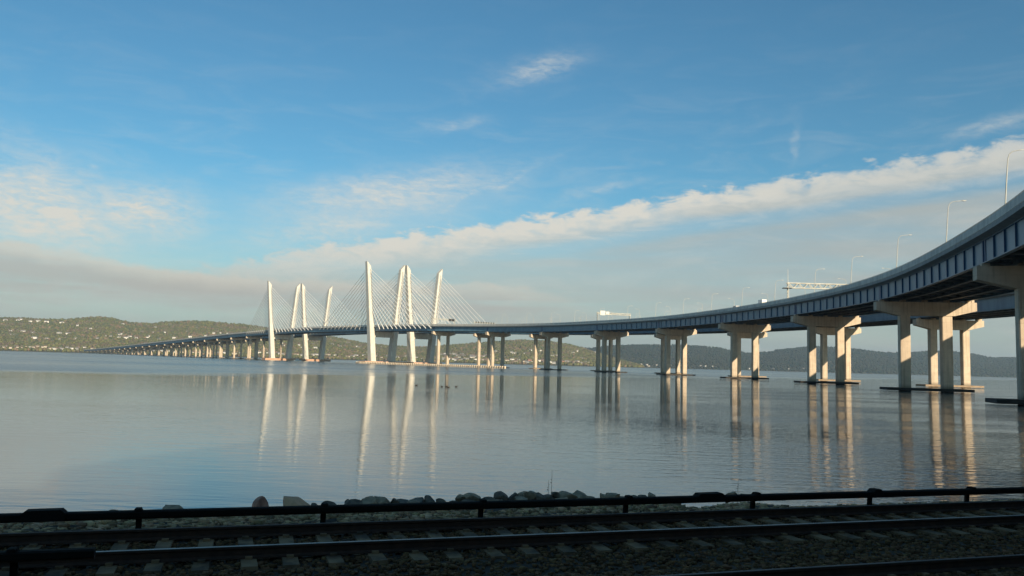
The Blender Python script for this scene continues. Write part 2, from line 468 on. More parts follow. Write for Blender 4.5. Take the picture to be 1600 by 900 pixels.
class Hills:
    def __init__(s, ridge, shore, depth, seed):
        s.rx = np.array([q[0] for q in ridge], float); s.ry = np.array([q[1] for q in ridge], float)
        s.shore, s.depth = shore, depth
        r = np.random.default_rng(seed)
        s.k = [(r.uniform(0.004, 0.03), r.uniform(-0.03, 0.03), r.uniform(0, 6.28), r.uniform(0.5, 1)) for _ in range(14)]
    def sh(s, px): return np.interp(px, *s.shore)
    def z(s, px, D):
        px = np.asarray(px, float); D = np.asarray(D, float)
        S = s.sh(px); Dr = S + s.depth
        zr = (HY(px) - np.interp(px, s.rx, s.ry)) * Dr / 1300.0 + CAM_Z - 8.0
        t = (D - S) / s.depth
        up = np.clip(t, 0, 1)
        prof = 0.20 * np.clip(up / 0.18, 0, 1) ** 1.5 * 0.25 + 0.95 * (up ** 1.15)
        prof = np.where(t > 1, 1 - 0.6 * (t - 1) ** 1.2, np.minimum(prof, 1.0))
        x = (px - 800) / 1300 * D
        nz = sum(a * np.sin(kx * x * 0.35 + ky * D * 0.35 + ph) for kx, ky, ph, a in s.k) / 6.0
        return np.maximum(zr, -2) * (prof + 0.07 * nz * np.clip(t * 3, 0, 1) * np.clip((1.05 - t) * 3, 0, 1)) + np.where(t < 0.02, -3 + t * 150, 1.0)
    def world(s, px, D):
        return np.stack([(np.asarray(px) - 800) / 1300 * D, D, s.z(px, D)], -1)
    def hit(s, px, py):                    # depth where the line of sight at a pixel meets the hillside
        D = np.linspace(s.sh(px) + 25, s.sh(px) + s.depth * 0.985, 400)
        zl = CAM_Z + (HY(px) - py) * D / 1300.0
        dz = s.z(np.full_like(D, px), D) - zl
        i = int(np.argmax(dz > 0)) if (dz > 0).any() else 399
        return float(D[i])
    def build(s, name, px0, px1, n, md):
        pxs = np.linspace(px0, px1, n); ts = np.concatenate([np.linspace(-0.03, 1.0, md), [1.1, 1.3, 1.6]])
        g = np.array([[s.world(p, s.sh(p) + t * s.depth) for t in ts] for p in pxs])
        w = g.shape[1]
        f = [(i * w + j, (i + 1) * w + j, (i + 1) * w + j + 1, i * w + j + 1) for i in range(n - 1) for j in range(w - 1)]
        mb = MB(); mb.v = [tuple(p) for p in g.reshape(-1, 3)]; mb.f = f
        return tag(part(name, mb, M['hill'], smooth=True), kind='structure')


HL = Hills(LEFT, ([-500, 0, 130, 420, 600, 760, 1010], [3500, 3600, 3650, 3900, 4100, 4150, 4300]), 1300, 3)
HR = Hills(RIGHT, ([560, 930, 1200, 1600, 2000], [6000, 6000, 6300, 6600, 6800]), 1500, 5)
HL.build('hills', -500, 1010, 300, 40)
HR.build('far_hills', 560, 2000, 220, 24)


def ico():
    t = (1 + 5 ** 0.5) / 2
    v = np.array([(-1, t, 0), (1, t, 0), (-1, -t, 0), (1, -t, 0), (0, -1, t), (0, 1, t), (0, -1, -t), (0, 1, -t), (t, 0, -1), (t, 0, 1), (-t, 0, -1), (-t, 0, 1)], float)
    v /= np.linalg.norm(v[0])
    f = np.array([(0, 11, 5), (0, 5, 1), (0, 1, 7), (0, 7, 10), (0, 10, 11), (1, 5, 9), (5, 11, 4), (11, 10, 2), (10, 7, 6), (7, 1, 8), (3, 9, 4), (3, 4, 2), (3, 2, 6), (3, 6, 8), (3, 8, 9), (4, 9, 5), (2, 4, 11), (6, 2, 10), (8, 6, 7), (9, 8, 1)])
    return v, f


def scatter_mesh(name, base_v, base_f, pos, scale, cols, mat, jit):
    """one mesh of many small jittered, spun copies, each with its own tint"""
    n, nv = len(pos), len(base_v)
    ang = rng.uniform(0, 6.283, n); c, s_ = np.cos(ang), np.sin(ang)
    v = base_v[None] * (1 + rng.uniform(-jit, jit, (n, nv, 1)))
    v = np.stack([v[..., 0] * c[:, None] - v[..., 1] * s_[:, None], v[..., 0] * s_[:, None] + v[..., 1] * c[:, None], v[..., 2]], -1)
    v = v * scale[:, None, :] + pos[:, None, :]
    k = base_f.shape[1]
    f = (base_f[None] + (np.arange(n) * nv)[:, None, None]).reshape(-1, k)
    me = bpy.data.meshes.new(name)
    me.vertices.add(n * nv); me.vertices.foreach_set('co', v.astype(np.float32).ravel())
    me.loops.add(f.size); me.loops.foreach_set('vertex_index', f.astype(np.int32).ravel())
    me.polygons.add(len(f)); me.polygons.foreach_set('loop_start', np.arange(0, f.size, k, dtype=np.int32))
    me.update(calc_edges=True)
    at = me.attributes.new('tint', 'FLOAT_COLOR', 'POINT')
    cc = np.repeat(np.concatenate([cols, np.ones((n, 1))], 1), nv, 0)
    at.data.foreach_set('color', cc.astype(np.float32).ravel())
    me.materials.append(mat); me.validate()
    return link(name, me)


IV, IF = ico()
# houses seen on the hillsides: (px, py, width px, colour)
HOUSES = []
for q in [(4, 502, 8), (24, 502, 6), (28, 501, 5), (43, 503.5, 6), (56, 503.5, 9), (69, 504.5, 8), (93, 506, 8), (139, 515, 4), (188, 508, 6), (118, 510, 4), (262, 509, 4), (240, 513, 4)]:
    HOUSES.append(q + ('white', 'ridge'))
for q in [(14, 519, 5), (33, 520, 8), (48, 522.5, 7), (90, 522.5, 7), (104, 523.5, 7), (52, 530, 8), (71, 531, 5), (163, 527, 3), (171, 527.5, 4), (183, 525, 6), (187, 523.5, 5), (184, 529, 5), (195, 530, 7), (201, 528, 6),
          (211, 530, 5), (231, 527, 5), (238, 521, 4), (255, 521, 4), (228, 529, 4), (295, 528, 6), (320, 526.5, 5), (332, 522, 4), (342, 522, 4), (353, 523, 4), (270, 530, 6), (246, 532, 5),
          (439, 538, 5), (442, 542, 4), (466, 541, 5), (470, 545, 4), (489, 540, 5), (492, 545, 6), (518, 540, 5), (531, 543, 4), (543, 538, 7), (538, 542, 4), (560, 545, 8), (556, 543, 4), (594, 544, 4),
          (773, 551, 8), (799, 552, 4), (803, 554, 7), (820, 554, 4), (828, 549, 6), (836, 549, 5), (844, 549.5, 4), (863, 558, 5), (868, 557, 5), (895, 553, 5), (902, 550, 4), (929, 552, 5), (924, 555, 4), (886, 559, 4)]:
    HOUSES.append(q + ('white', 'slope'))
for q in [(13, 525, 4), (21, 525.5, 4), (91, 532, 5), (116, 531, 4), (66, 525, 4), (150, 531, 4), (220, 520, 4), (305, 514, 4), (290, 520, 4), (480, 552, 5), (505, 551, 4), (573, 553, 4), (647, 555, 5), (634, 558, 5), (790, 560, 5), (812, 561, 5), (833, 561, 4), (908, 562, 5)]:
    HOUSES.append(q + ('grey', 'slope'))
for x in range(-2, 128, 6):
    HOUSES.append((x + random.uniform(-2, 2), HY(x) - random.uniform(1.6, 5), random.uniform(3, 7), random.choice(['white', 'cream', 'cream', 'grey']), 'shore'))
for x in range(132, 420, 13):
    HOUSES.append((x + random.uniform(-4, 4), HY(x) - random.uniform(1.5, 5), random.uniform(4, 7), random.choice(['white', 'cream', 'grey']), 'shore'))
for x in range(424, 690, 9):
    HOUSES.append((x + random.uniform(-3, 3), HY(x) - random.uniform(1.2, 4.5), random.uniform(4, 8), random.choice(['white', 'cream', 'white']), 'shore'))
for k in range(58):
    x = random.uniform(690, 764)
    HOUSES.append((x, HY(x) - random.uniform(1.2, 11), random.uniform(4, 8.5), random.choice(['white', 'white', 'cream', 'cream', 'grey']), 'town'))
for x in range(764, 925, 6):
    HOUSES.append((x + random.uniform(-2, 2), HY(x) - random.uniform(0.8, 4.5), random.uniform(3.5, 7), random.choice(['white', 'cream', 'grey']), 'shore'))
for q in [(827, 565.0, 7), (850.5, 566.0, 5), (880, 567.0, 5), (848, 564.5, 4)]:
    HOUSES.append(q + ('brick', 'shore'))
for x in range(928, 1330, 8):
    if random.random() < (0.95 if x < 1060 else 0.35):
        HOUSES.append((x + random.uniform(-3, 3), HY(x) - random.uniform(0.6, 3.2), random.uniform(1.8, 3.6), random.choice(['white', 'white', 'cream']), 'far'))

# woodland canopy on both hillsides
hpx = np.array([h[0] for h in HOUSES]); hw = np.array([h[2] for h in HOUSES])
hD = np.array([(HR if h[4] == 'far' else HL).hit(h[0], h[1]) for h in HOUSES])


def canopy(H, px0, px1, n, r0, r1, pal, name, label):
    px = rng.uniform(px0, px1, n); t = rng.uniform(0.01, 1.03, n) ** 0.9
    D = H.sh(px) + t * H.depth
    keep = np.ones(n, bool)
    for a, w, d in zip(hpx, hw, hD):
        keep &= ~((np.abs(px - a) < w * 0.75) & (D > d - 45) & (D < d + 18))
    px, D = px[keep], D[keep]; n = len(px)
    p = H.world(px, D)
    keep = p[:, 2] > 2.5
    p = p[keep]; n = len(p)
    r = rng.uniform(r0, r1, n)
    sc = np.stack([r, r, r * rng.uniform(0.8, 1.35, n)], -1)
    p[:, 2] += r * 0.55
    u = 0.5 + 0.5 * np.sin(p[:, 0] * 0.011 + 2 * np.sin(p[:, 1] * 0.006)) * np.sin(p[:, 1] * 0.013 + p[:, 0] * 0.004)
    pick = np.clip(u * 0.6 + rng.uniform(0, 0.5, n), 0, 0.999)
    cols = np.array(pal)[(pick * len(pal)).astype(int)] * rng.uniform(0.75, 1.2, (n, 1))
    return tag(scatter_mesh(name, IV, IF, p, sc, cols, M['woods'], 0.28), label, 'woodland', kind='stuff')


canopy(HL, -60, 1005, 42000, 4.5, 9, [(0.18, 0.135, 0.09), (0.15, 0.12, 0.08), (0.125, 0.122, 0.058), (0.15, 0.145, 0.055), (0.10, 0.112, 0.055), (0.20, 0.145, 0.095)],
       'woodland', 'spring woodland mass of brown and green trees covering the near hills')
canopy(HR, 760, 1680, 24000, 5.5, 10, [(0.035, 0.042, 0.028), (0.045, 0.045, 0.032), (0.03, 0.042, 0.026)], 'far_woodland', 'dark woodland mass covering the far blue hills')

# ---- houses: a few kinds, copied
protos = {}


def make_house(kind, w, d, h, rh, flat=False):
    e = link('house', None)
    mb = MB().box((0, 0, -3), (w / 2, 0, 0), (0, d / 2, 0), h + 3)
    link('wall', mb.mesh('house_wall', M['wall_' + kind]), e)
    if flat:
        rf = MB().box((0, 0, h), (w / 2 + 0.3, 0, 0), (0, d / 2 + 0.3, 0), 0.7)
    else:
        y, x = d / 2 + 0.5, w / 2 + 0.5
        rf = MB().prism([(-x, -y, h - 0.1), (-x, y, h - 0.1), (-x, 0, h + rh)], (2 * x, 0, 0))
    link('roof', rf.mesh('house_roof', M['roof_brown' if kind in ('cream', 'brick') else 'roof_grey']), e)
    if not flat:
        ch = MB().box((w * 0.28, d * 0.1, h), (0.5, 0, 0), (0, 0.5, 0), rh + 1.2)
        link('chimney', ch.mesh('house_chimney', M['wall_brick']), e)
    return e


LAB = {'ridge': ('{} house high on the wooded ridge above the river', 'houses along the wooded ridge'),
       'slope': ('{} house among trees partway up the wooded hillside', 'houses on the wooded hillside'),
       'shore': ('{} house low by the far shore below the woods', 'houses along the far shore'),
       'town': ('{} building packed in the riverside town beyond the cable towers', 'buildings of the riverside town'),
       'far': ('{} house at the water foot of the dark blue hills', 'houses below the dark blue hills')}
CN = {'white': 'white', 'cream': 'cream', 'grey': 'grey', 'brick': 'red brick'}
for (px, py, wpx, colr, place), D in zip(HOUSES, hD):
    H = HR if place == 'far' else HL
    wid = min(wpx * D / 1300.0, 26.0 if place != 'far' else 30.0)
    q = int(round(wid / 5.0)) * 5
    key = (colr, q, place == 'town' and random.random() < 0.4)
    w = H.world(px, D); loc = (float(w[0]), float(w[1]), max(float(w[2]), 1.2))
    fresh = key not in protos
    if fresh:
        protos[key] = make_house(colr, q * 0.95, 9.0 + q * 0.12, (5.0 + q * 0.13) * (1.35 if key[2] else 1.0), 2.2 + q * 0.1, key[2])
        o = protos[key]; o.location = loc
    else:
        o = dup(protos[key], loc)
    o.rotation_euler.z = R(random.uniform(-35, 35))
    lab, grp = LAB[place]
    adj = ('small ' if q <= 10 else 'long ' if q >= 20 else '') + ('flat-roofed ' if key[2] else '') + CN[colr]
    tag(o, lab.format(adj), 'house' if place != 'town' else 'building', grp + ', ' + adj)

# ------------------------------------------------------------------ the bridges
CP = [(32, -49, 31.5), (71, 61, 33.6), (106.5, 158, 35.8), (134, 270, 37.3), (142, 377, 38.8), (135, 484, 40.0), (116, 590, 41.0), (82, 690, 42.2), (39.5, 790, 43.8), (-15.6, 880, 45.8),
      (-80, 960, 47.8), (-170, 1085, 50.0), (-280, 1243, 52.0), (-390, 1400, 51.2)]
dT = Vector((-0.5495, 0.8355))
for t, z in ((157, 50.0), (264, 48.8), (490, 45.6), (716, 42), (1190, 34.5), (1665, 27), (2080, 21), (2506, 16), (2650, 14.5)):
    CP.append((-390 + dT.x * t, 1400 + dT.y * t, z))


def resample(cp, step=3.0):
    P_ = [np.array(c, float) for c in cp]
    P_ = [2 * P_[0] - P_[1]] + P_ + [2 * P_[-1] - P_[-2]]
    pts = []; marks = []
    for i in range(1, len(P_) - 2):
        p0, p1, p2, p3 = P_[i - 1:i + 3]
        marks.append(len(pts))
        # centripetal-like: chord scaled tangents
        c01, c12, c23 = [max(np.linalg.norm(b - a), 1e-6) for a, b in ((p0, p1), (p1, p2), (p2, p3))]
        t1 = ((p1 - p0) / c01 * c12 + (p2 - p1) / c12 * c01) / (c01 + c12) * c12
        t2 = ((p2 - p1) / c12 * c23 + (p3 - p2) / c23 * c12) / (c12 + c23) * c12
        n = int(c12 / step) + 1
        for k in range(n):
            u = k / n
            pts.append((2 * u ** 3 - 3 * u ** 2 + 1) * p1 + (u ** 3 - 2 * u ** 2 + u) * t1 + (-2 * u ** 3 + 3 * u ** 2) * p2 + (u ** 3 - u ** 2) * t2)
    marks.append(len(pts)); pts.append(P_[-2])
    pts = np.array(pts); s = np.concatenate([[0], np.cumsum(np.linalg.norm(np.diff(pts[:, :2], axis=0), axis=1))])
    return pts, s, [s[m_] for m_ in marks]


PTS, SS, MARK = resample(CP)


class Line:
    def __init__(s, off): s.off = off
    def raw(s, q): return np.array([np.interp(q, SS, PTS[:, k]) for k in range(3)])
    def frame(s, q):
        a, b = s.raw(max(q - 5, 0)), s.raw(min(q + 5, SS[-1]))
        t = (b - a)[:2]; t /= np.linalg.norm(t)
        return Vector((t[0], t[1], 0)), Vector((t[1], -t[0], 0))            # along, right (away from the first bridge)
    def at(s, q, u=0.0, dz=0.0):
        p = s.raw(q); d, n = s.frame(q)
        o = s.off * float(np.interp(q, [400, 1100], [0.957, 1.0]))
        return Vector(p) + n * (o + u) + Vector((0, 0, dz))


S_I, S_T, S_M, S_T2 = MARK[10], MARK[11], MARK[12], MARK[13]
S_END = SS[-1]
PIERS = [MARK[k] + (5.0 if k == 2 else 0.0) for k in range(1, 11)] + [S_T2 + 157 + 107 * k for k in range(23)]
HW = 15.5


def stations(s0, s1):
    out = []; q = s0
    while q < s1 - 1:
        out.append(q); q += 4.0 if q < 620 else 9.0 if q < 1000 else 20.0
    return out + [s1]


STN = stations(0.0, S_END)


def sweep(mb, L, prof, st):
    return mb.loft([[L.at(q, u, z) for u, z in prof] for q in st])


def build_bridge(off, label, first):
    L = Line(off)
    base = L.at(MARK[3]); base.z = 0
    B = thing('cable_stayed_bridge', label, 'bridge', base, 'twin bridges')
    part('deck', sweep(MB(), L, [(-HW, -1.72), (HW, -1.72), (HW, -2.6), (13.9, -2.95), (-13.9, -2.95), (-HW, -2.6)], STN), M['deckc'], B, base)
    rd = MB(); vs = []
    for q in STN: vs += [L.at(q, -14.6, -1.70), L.at(q, 14.6, -1.70)]
    rd.poly(vs, [(2 * i, 2 * i + 1, 2 * i + 3, 2 * i + 2) for i in range(len(STN) - 1)])
    part('roadway', rd, M['asphalt'], B, base)
    for sg in (-1, 1):
        pm = sweep(MB(), L, [(sg * 15.40, -1.56), (sg * 15.32, 0.0), (sg * 15.08, 0.0), (sg * 14.95, -1.56)], STN)
        pp = part('parapet', pm, M['parapet'], B, base)
        bk = MB(); q = 1.0
        while q < 640:                                                        # feet under the parapet, slots between them
            d, n = L.frame(q)
            bk.box(L.at(q, sg * 15.2, -1.74), d * 0.75, n * 0.12, 0.2); q += 2.4
        tag(part('parapet_foot', bk, M['parapet'], pp, base), kind='stuff')
        hr = MB()
        part('handrail', sweep(hr, L, [(sg * 15.25, 0.12), (sg * 15.25, 0.24), (sg * 15.13, 0.24), (sg * 15.13, 0.12)], STN), M['galv'], pp, base)
    gst = STN
    for k, gu in enumerate((-13.4, -6.7, 0.0, 6.7, 13.4)):
        prof = [(gu - 0.45, -2.98), (gu + 0.45, -2.98), (gu + 0.45, -3.12), (gu + 0.1, -3.14), (gu + 0.1, -7.46), (gu + 0.5, -7.5), (gu + 0.5, -7.68), (gu - 0.5, -7.68), (gu - 0.5, -7.5), (gu - 0.1, -7.46), (gu - 0.1, -3.14), (gu - 0.45, -3.12)]
        g = part('girder', sweep(MB(), L, prof, gst), M['blue'] if k in (0, 4) else M['under'], B, base)
        if k == 0 and first:
            # web stiffeners on the outer face, shared mesh
            sm = MB().box((0, 0, -7.48), (0.07, 0, 0), (0, 0.17, 0), 4.35).mesh('stiffener', M['blue2'])
            q = 40.0; i = 0
            while q < 760:
                d, n = L.frame(q)
                link('stiffener', sm, g, L.at(q, gu - 0.28), math.atan2(d.y, d.x)); q += 8.4
            wb = MB().box((0, 0, -7.44), (1.5, 0, 0), (0, 0.06, 0), 4.28).mesh('pier_panel', M['blue2'])  # darker blue panel on the girder web over each pier
            for q in PIERS[:10]:
                d, n = L.frame(q)
                link('pier_panel', wb, g, L.at(q, gu - 0.17), math.atan2(d.y, d.x))
    q = 30.0
    while q < (560 if first else 420):                                        # cross frames under the deck
        d, n = L.frame(q)
        c = MB().box(L.at(q, 0, -5.6), n * 13.25, d * 0.18, 0.5).box(L.at(q, 0, -7.1), n * 13.25, d * 0.18, 0.35)
        part('cross_frame', c, M['under'], B, L.at(q)); q += 8.4
    # ---- piers
    for i, q in enumerate(PIERS):
        d, n = L.frame(q)
        top = L.raw(q)[2] - 7.7 - 0.7
        o = L.at(q); o.z = top
        if top < 3.2: continue
        def pt(u, v, z): 
            p = L.at(q, u) + d * v; p.z = z; return p
        th = 1.75
        ctr = min(4.4, top * 0.3); end = min(2.7, top * 0.2)
        outl = [pt(-15.3, -th, top), pt(15.3, -th, top), pt(15.3, -th, top - end), pt(8.6, -th, top - ctr), (pt(-8.6, -th, top - ctr)), pt(-15.3, -th, top - end)]
        cap = part('pier_cap', MB().prism(outl, d * (2 * th)), M['concrete'], B, o)
        for u in ((-6.4, 6.4) if first else (-7.3, 7.3)):
            cm = MB(); h = 1.6; g_ = 1.45; cc = 0.22
            ring = [(-h + cc, -g_), (h - cc, -g_), (h, -g_ + cc), (h, g_ - cc), (h - cc, g_), (-h + cc, g_), (-h, g_ - cc), (-h, -g_ + cc)]
            cm.loft([[pt(u + a, b, z) for a, b in ring] for z in (-1.5, top - ctr + 0.2)])
            part('column', cm, M['concrete'], cap, pt(u, 0, 0))
        ft = MB().box(pt(0, 0, 0.25), n * 13.0, d * 4.6, 0.85)
        part('footing', ft, M['wood_dark'] if first else M['wood_tan'], cap, pt(0, 0, 0))  # front footings coloured as shaded, rear ones as sunlit
        if i < 14:
            for u in (-13.4, -6.7, 0, 6.7, 13.4):
                part('bearing', MB().box(pt(u, 0, top), n * 0.75, d * 0.8, 0.68), M['concrete'], cap, pt(u, 0, top))
            part('end_block', MB().box(pt(15.0 - 0.6, 0, top), n * 0.42, d * 1.0, 1.9), M['concrete'], cap, pt(14.4, 0, top))
    # ---- towers
    TH = 132.0
    def half(z): return 13.4 + 11.6 * z / TH
    for sT, sgn in ((S_T, 1), (S_T2, -1)):
        d, n = L.frame(sT)
        deckz = L.raw(sT)[2]
        def tp(u, v, z):
            p = L.at(sT, u) + d * v; p.z = z; return p
        xb = part('tower_crossbeam', MB().prism([tp(-half(38) + 1, -2.6, deckz - 8.2), tp(half(38) - 1, -2.6, deckz - 8.2), tp(half(34) - 1, -2.6, deckz - 15.4), tp(-half(34) + 1, -2.6, deckz - 15.4)], d * 5.2), M['tower'], B, tp(0, 0, deckz - 12))
        for sd_ in (-1, 1):
            rings = []
            for z in (0.0, 30.0, 62.0, 100.0, 124.0, TH):
                k = z / TH
                hu, hv = 3.7 - 1.0 * k, 5.6 - 2.0 * k
                c_ = 0.7
                ring = [(-hu + c_, -hv), (hu - c_, -hv), (hu, -hv + c_), (hu, hv - c_), (hu - c_, hv), (-hu + c_, hv), (-hu, hv - c_), (-hu, -hv + c_)]
                r_ = []
                for a, b in ring:
                    zz_ = z
                    if z == TH: zz_ = TH - 3.0 + sd_ * a * 1.25                   # slanted top, high on the outside
                    r_.append(tp(sd_ * half(zz_) + a, b, zz_))
                rings.append(r_)
            leg = part('tower_leg', MB().loft(rings), M['tower'], B, tp(sd_ * half(0), 0, 0))
            part('bracket', MB().box(tp(sd_ * (half(40) - 3.3), 0, deckz - 10.5), n * 1.6, d * 3.6, 2.4), M['tower'], leg, tp(sd_ * half(40), 0, deckz - 10))
            part('pile_cap', MB().box(tp(sd_ * half(0) * 1.12, 0, -0.5), n * 13.0, d * 9.0, 4.0), M['salmon'], leg, tp(sd_ * half(0), 0, 0))
            for fan, span, cnt in ((-1, 150.0, 12), (1, 174.0, 12)):
                for j in range(cnt):
                    fr = j / (cnt - 1)
                    zt = 74.0 + 50.0 * fr
                    dist = 22.0 + (span - 22.0) * fr
                    qd = sT + fan * sgn * dist
                    a = tp(sd_ * (half(zt) - 0.6), fan * sgn * 2.2, zt)
                    b = L.at(qd, sd_ * 16.15, -3.4)
                    cb = part('stay_cable', MB().bar(a, b, 0.30, 5), M['cable'], B, a)
                    v = (a - b).normalized()
                    part('anchor_pipe', MB().bar(b - v * 2.6, b + v * 5.6, 0.6, 6), M['cable'], cb, b)
    return L, B


LS, BS = build_bridge(0.0, 'blue cable-stayed bridge carrying the truss sign gantries, standing in front of its twin', True)
LN, BN = build_bridge(58.0, 'blue cable-stayed twin bridge standing behind the bridge with the sign gantries', False)

# ---- fender of pale piles running past the towers' feet
fo = LS.at(S_T, -22); fo.z = 0
F = thing('fender_wall', 'low timber fender of pale piles at the feet of the tall cable towers', 'fender', fo)
a, b = LS.at(S_T + 34, -20), LS.at(S_I - 90, -2)
pth = [LS.at(q, u) for q, u in ((S_T + 16, -27), (S_T, -29), (S_T - 60, -24), (S_I + 20, -19), (S_I - 40, -18), (MARK[9] - 40, -15))]
cum = [0]
for i in range(len(pth) - 1): cum.append(cum[-1] + (pth[i + 1] - pth[i]).length)
wl = MB()
for i in range(len(pth) - 1):
    p0, p1 = pth[i].copy(), pth[i + 1].copy(); p0.z = p1.z = 0.7
    dd = (p1 - p0); sd2 = Vector((-dd.y, dd.x, 0)).normalized()
    wl.box((p0 + p1) / 2 + Vector((0, 0, 0.0)), dd / 2, sd2 * 0.5, 1.5)
part('waler', wl, M['rust'], F, fo)
pile_side = 1 if (TOWARD := (Vector((pth[1].y - pth[0].y, -(pth[1].x - pth[0].x), 0)).dot(-Vector((pth[0].x, pth[0].y, 0))))) > 0 else -1
pm = MB().box((0, 0, -1.5), (0.85, 0, 0), (0, 0.8, 0), 4.0).mesh('pile', M['pile'])
q = 0.0
while q < cum[-1]:
    i = max(k for k in range(len(cum) - 1) if cum[k] <= q)
    p = pth[i].lerp(pth[i + 1], (q - cum[i]) / (cum[i + 1] - cum[i])); p.z = 0
    dd = (pth[i + 1] - pth[i]); p = p + Vector((dd.y, -dd.x, 0)).normalized() * (1.0 if pile_side > 0 else -1.0)
    link('pile', pm, F, p, math.atan2(dd.y, dd.x)); q += 4.0

def proj_x(p):
    v = p - Vector((0, 0, CAM_Z)); return 800 + FPX * v.dot(rt) / v.dot(fwd)


def s_at_px(px, u, L=None):
    L = L or LS                       # where the bridge edge at offset u shows at a photo column
    best = min(np.arange(100, S_T, 1.0), key=lambda q: abs(proj_x(L.at(q, u)) - px))
    return float(best)


# ------------------------------------------------------------------ lamp posts on both bridges
def make_lamp():
    e = link('lamp_post', None)
    H_ = 11.6
    pts = [(0, 0, 0), (0.05, 0, 3), (0.14, 0, 7), (0.24, 0, H_ - 1.4), (0.45, 0, H_ - 0.5), (0.95, 0, H_), (1.9, 0, H_ + 0.22), (3.2, 0, H_ + 0.38)]
    link('pole', MB().tube(pts, [0.14, 0.125, 0.11, 0.09, 0.08, 0.075, 0.07, 0.06], 8).mesh('pole', M['galv'], smooth=True), e)
    link('base_plate', MB().box((0, 0, -0.25), (0.28, 0, 0), (0, 0.28, 0), 0.3).mesh('base_plate', M['galv']), e)
    hd = link('lamp_head', MB().loft([[(3.0, y, H_ + 0.30 + z) for y, z in ((-0.10, 0), (0.10, 0), (0.08, 0.12), (-0.08, 0.12))], [(3.4, y, H_ + 0.32 + z) for y, z in ((-0.2, 0), (0.2, 0), (0.15, 0.18), (-0.15, 0.18))], [(4.1, y, H_ + 0.36 + z) for y, z in ((-0.16, 0), (0.16, 0), (0.12, 0.12), (-0.12, 0.12))]]).mesh('lamp_head', M['galv']), e)
    link('lens', MB().box((3.6, 0, H_ + 0.27), (0.3, 0, 0), (0, 0.13, 0), 0.06).mesh('lens', M['lampglass']), hd)
    return e


lamp0 = make_lamp(); used = False
# the spacing follows the front edge: first post near the right of the picture
near_row = [s_at_px(x, -14.8) for x in (1569, 1478, 1400, 1329, 1272, 1210)]
s_first = near_row[0]
ROWS = [(LS, -14.8, 0.0, 'white curved-arm lamp post on the near edge of the front bridge', 'lamp posts along the near edge of the front bridge'),
        (LS, 14.8, 12.0, 'white curved-arm lamp post on the far edge of the front bridge', 'lamp posts along the far edge of the front bridge'),
        (LN, -14.8, 20.0, 'white curved-arm lamp post on the near edge of the rear bridge', 'lamp posts along the near edge of the rear bridge'),
        (LN, 14.8, 8.0, 'white curved-arm lamp post on the far edge of the rear bridge', 'lamp posts along the far edge of the rear bridge')]
for L, u, ph, lab, grp in ROWS:
    qs = near_row if u < 0 and L is LS else [s_first + ph + 48.0 * k for k in range(6)]
    qs = qs + [qs[-1] + 48.0 * (k + 1) for k in range(14)]
    for q in qs:
        d, n = L.frame(q)
        rz = math.atan2(n.y, n.x) + (0 if u < 0 else math.pi)
        loc = L.at(q, u, -1.45)
        if not used: o = lamp0; o.location = loc; used = True
        else: o = dup(lamp0, loc, rz)
        o.rotation_euler = (0, R(2.5), rz)
        tag(o, lab, 'lamp post', grp)

# ------------------------------------------------------------------ sign gantries
def gantry(q, label, depth, zt, signs=(), mast=False, lft=-15.0, rgt=15.0, L=LS, signals=0):
    d, n = L.frame(q); o = L.at(q, lft, -1.7)
    G = thing('sign_gantry', label, 'gantry', o)
    def gp(u, v, z): return L.at(q, u, -1.7 + z) + d * v
    for u in (lft, rgt):
        for v in (-0.8, 0.8):
            part('post', MB().bar(gp(u, v, 0), gp(u, v, zt + depth + 0.3), 0.2, 8), M['truss'], G, gp(u, v, 0))
        part('post_brace', MB().bar(gp(u, -0.8, 1.5), gp(u, 0.8, zt * 0.5), 0.08, 5).bar(gp(u, 0.8, zt * 0.5), gp(u, -0.8, zt), 0.08, 5), M['truss'], G, gp(u, 0, 0))
    if mast:
        part('mast', MB().bar(gp(lft, 0, zt + depth), gp(lft, 0, zt + depth + 6.5), 0.14, 6, 0.08), M['truss'], G, gp(lft, 0, zt))
        part('camera_platform', MB().box(gp(lft - 0.4, 0, zt - 0.3), n * 1.9, d * 1.3, 0.35), M['dark'], G, gp(lft, 0, zt))
    for v in (-0.8, 0.8):
        for z in (zt, zt + depth):
            part('chord', MB().bar(gp(lft - 0.6, v, z), gp(rgt + 0.6, v, z), 0.20, 6), M['truss'], G, gp(lft, v, z))
        nb = 13
        for k in range(nb):
            u0, u1 = lft + (rgt - lft) * k / nb, lft + (rgt - lft) * (k + 1) / nb
            z0, z1 = (zt, zt + depth) if k % 2 else (zt + depth, zt)
            part('brace', MB().bar(gp(u0, v, z0), gp(u1, v, z1), 0.17, 5), M['truss'], G, gp(u0, v, zt))
    for (u0, u1, z0, z1, mt) in signs:
        b = part('sign_board', MB().prism([gp(u0, -1.15, z0), gp(u1, -1.15, z0), gp(u1, -1.15, z1), gp(u0, -1.15, z1)], d * 0.12), M[mt], G, gp(u0, -1.1, z0))
    for k in range(signals):
        u = lft + 2 + (rgt - lft - 4) * k / (signals - 1)
        part('lane_signal', MB().prism([gp(u - 0.75, -1.2, zt + 0.1), gp(u + 0.75, -1.2, zt + 0.1), gp(u + 0.75, -1.2, zt + 1.7), gp(u - 0.75, -1.2, zt + 1.7)], d * 0.3), M['dark'], G, gp(u, -1.1, zt))
    return G


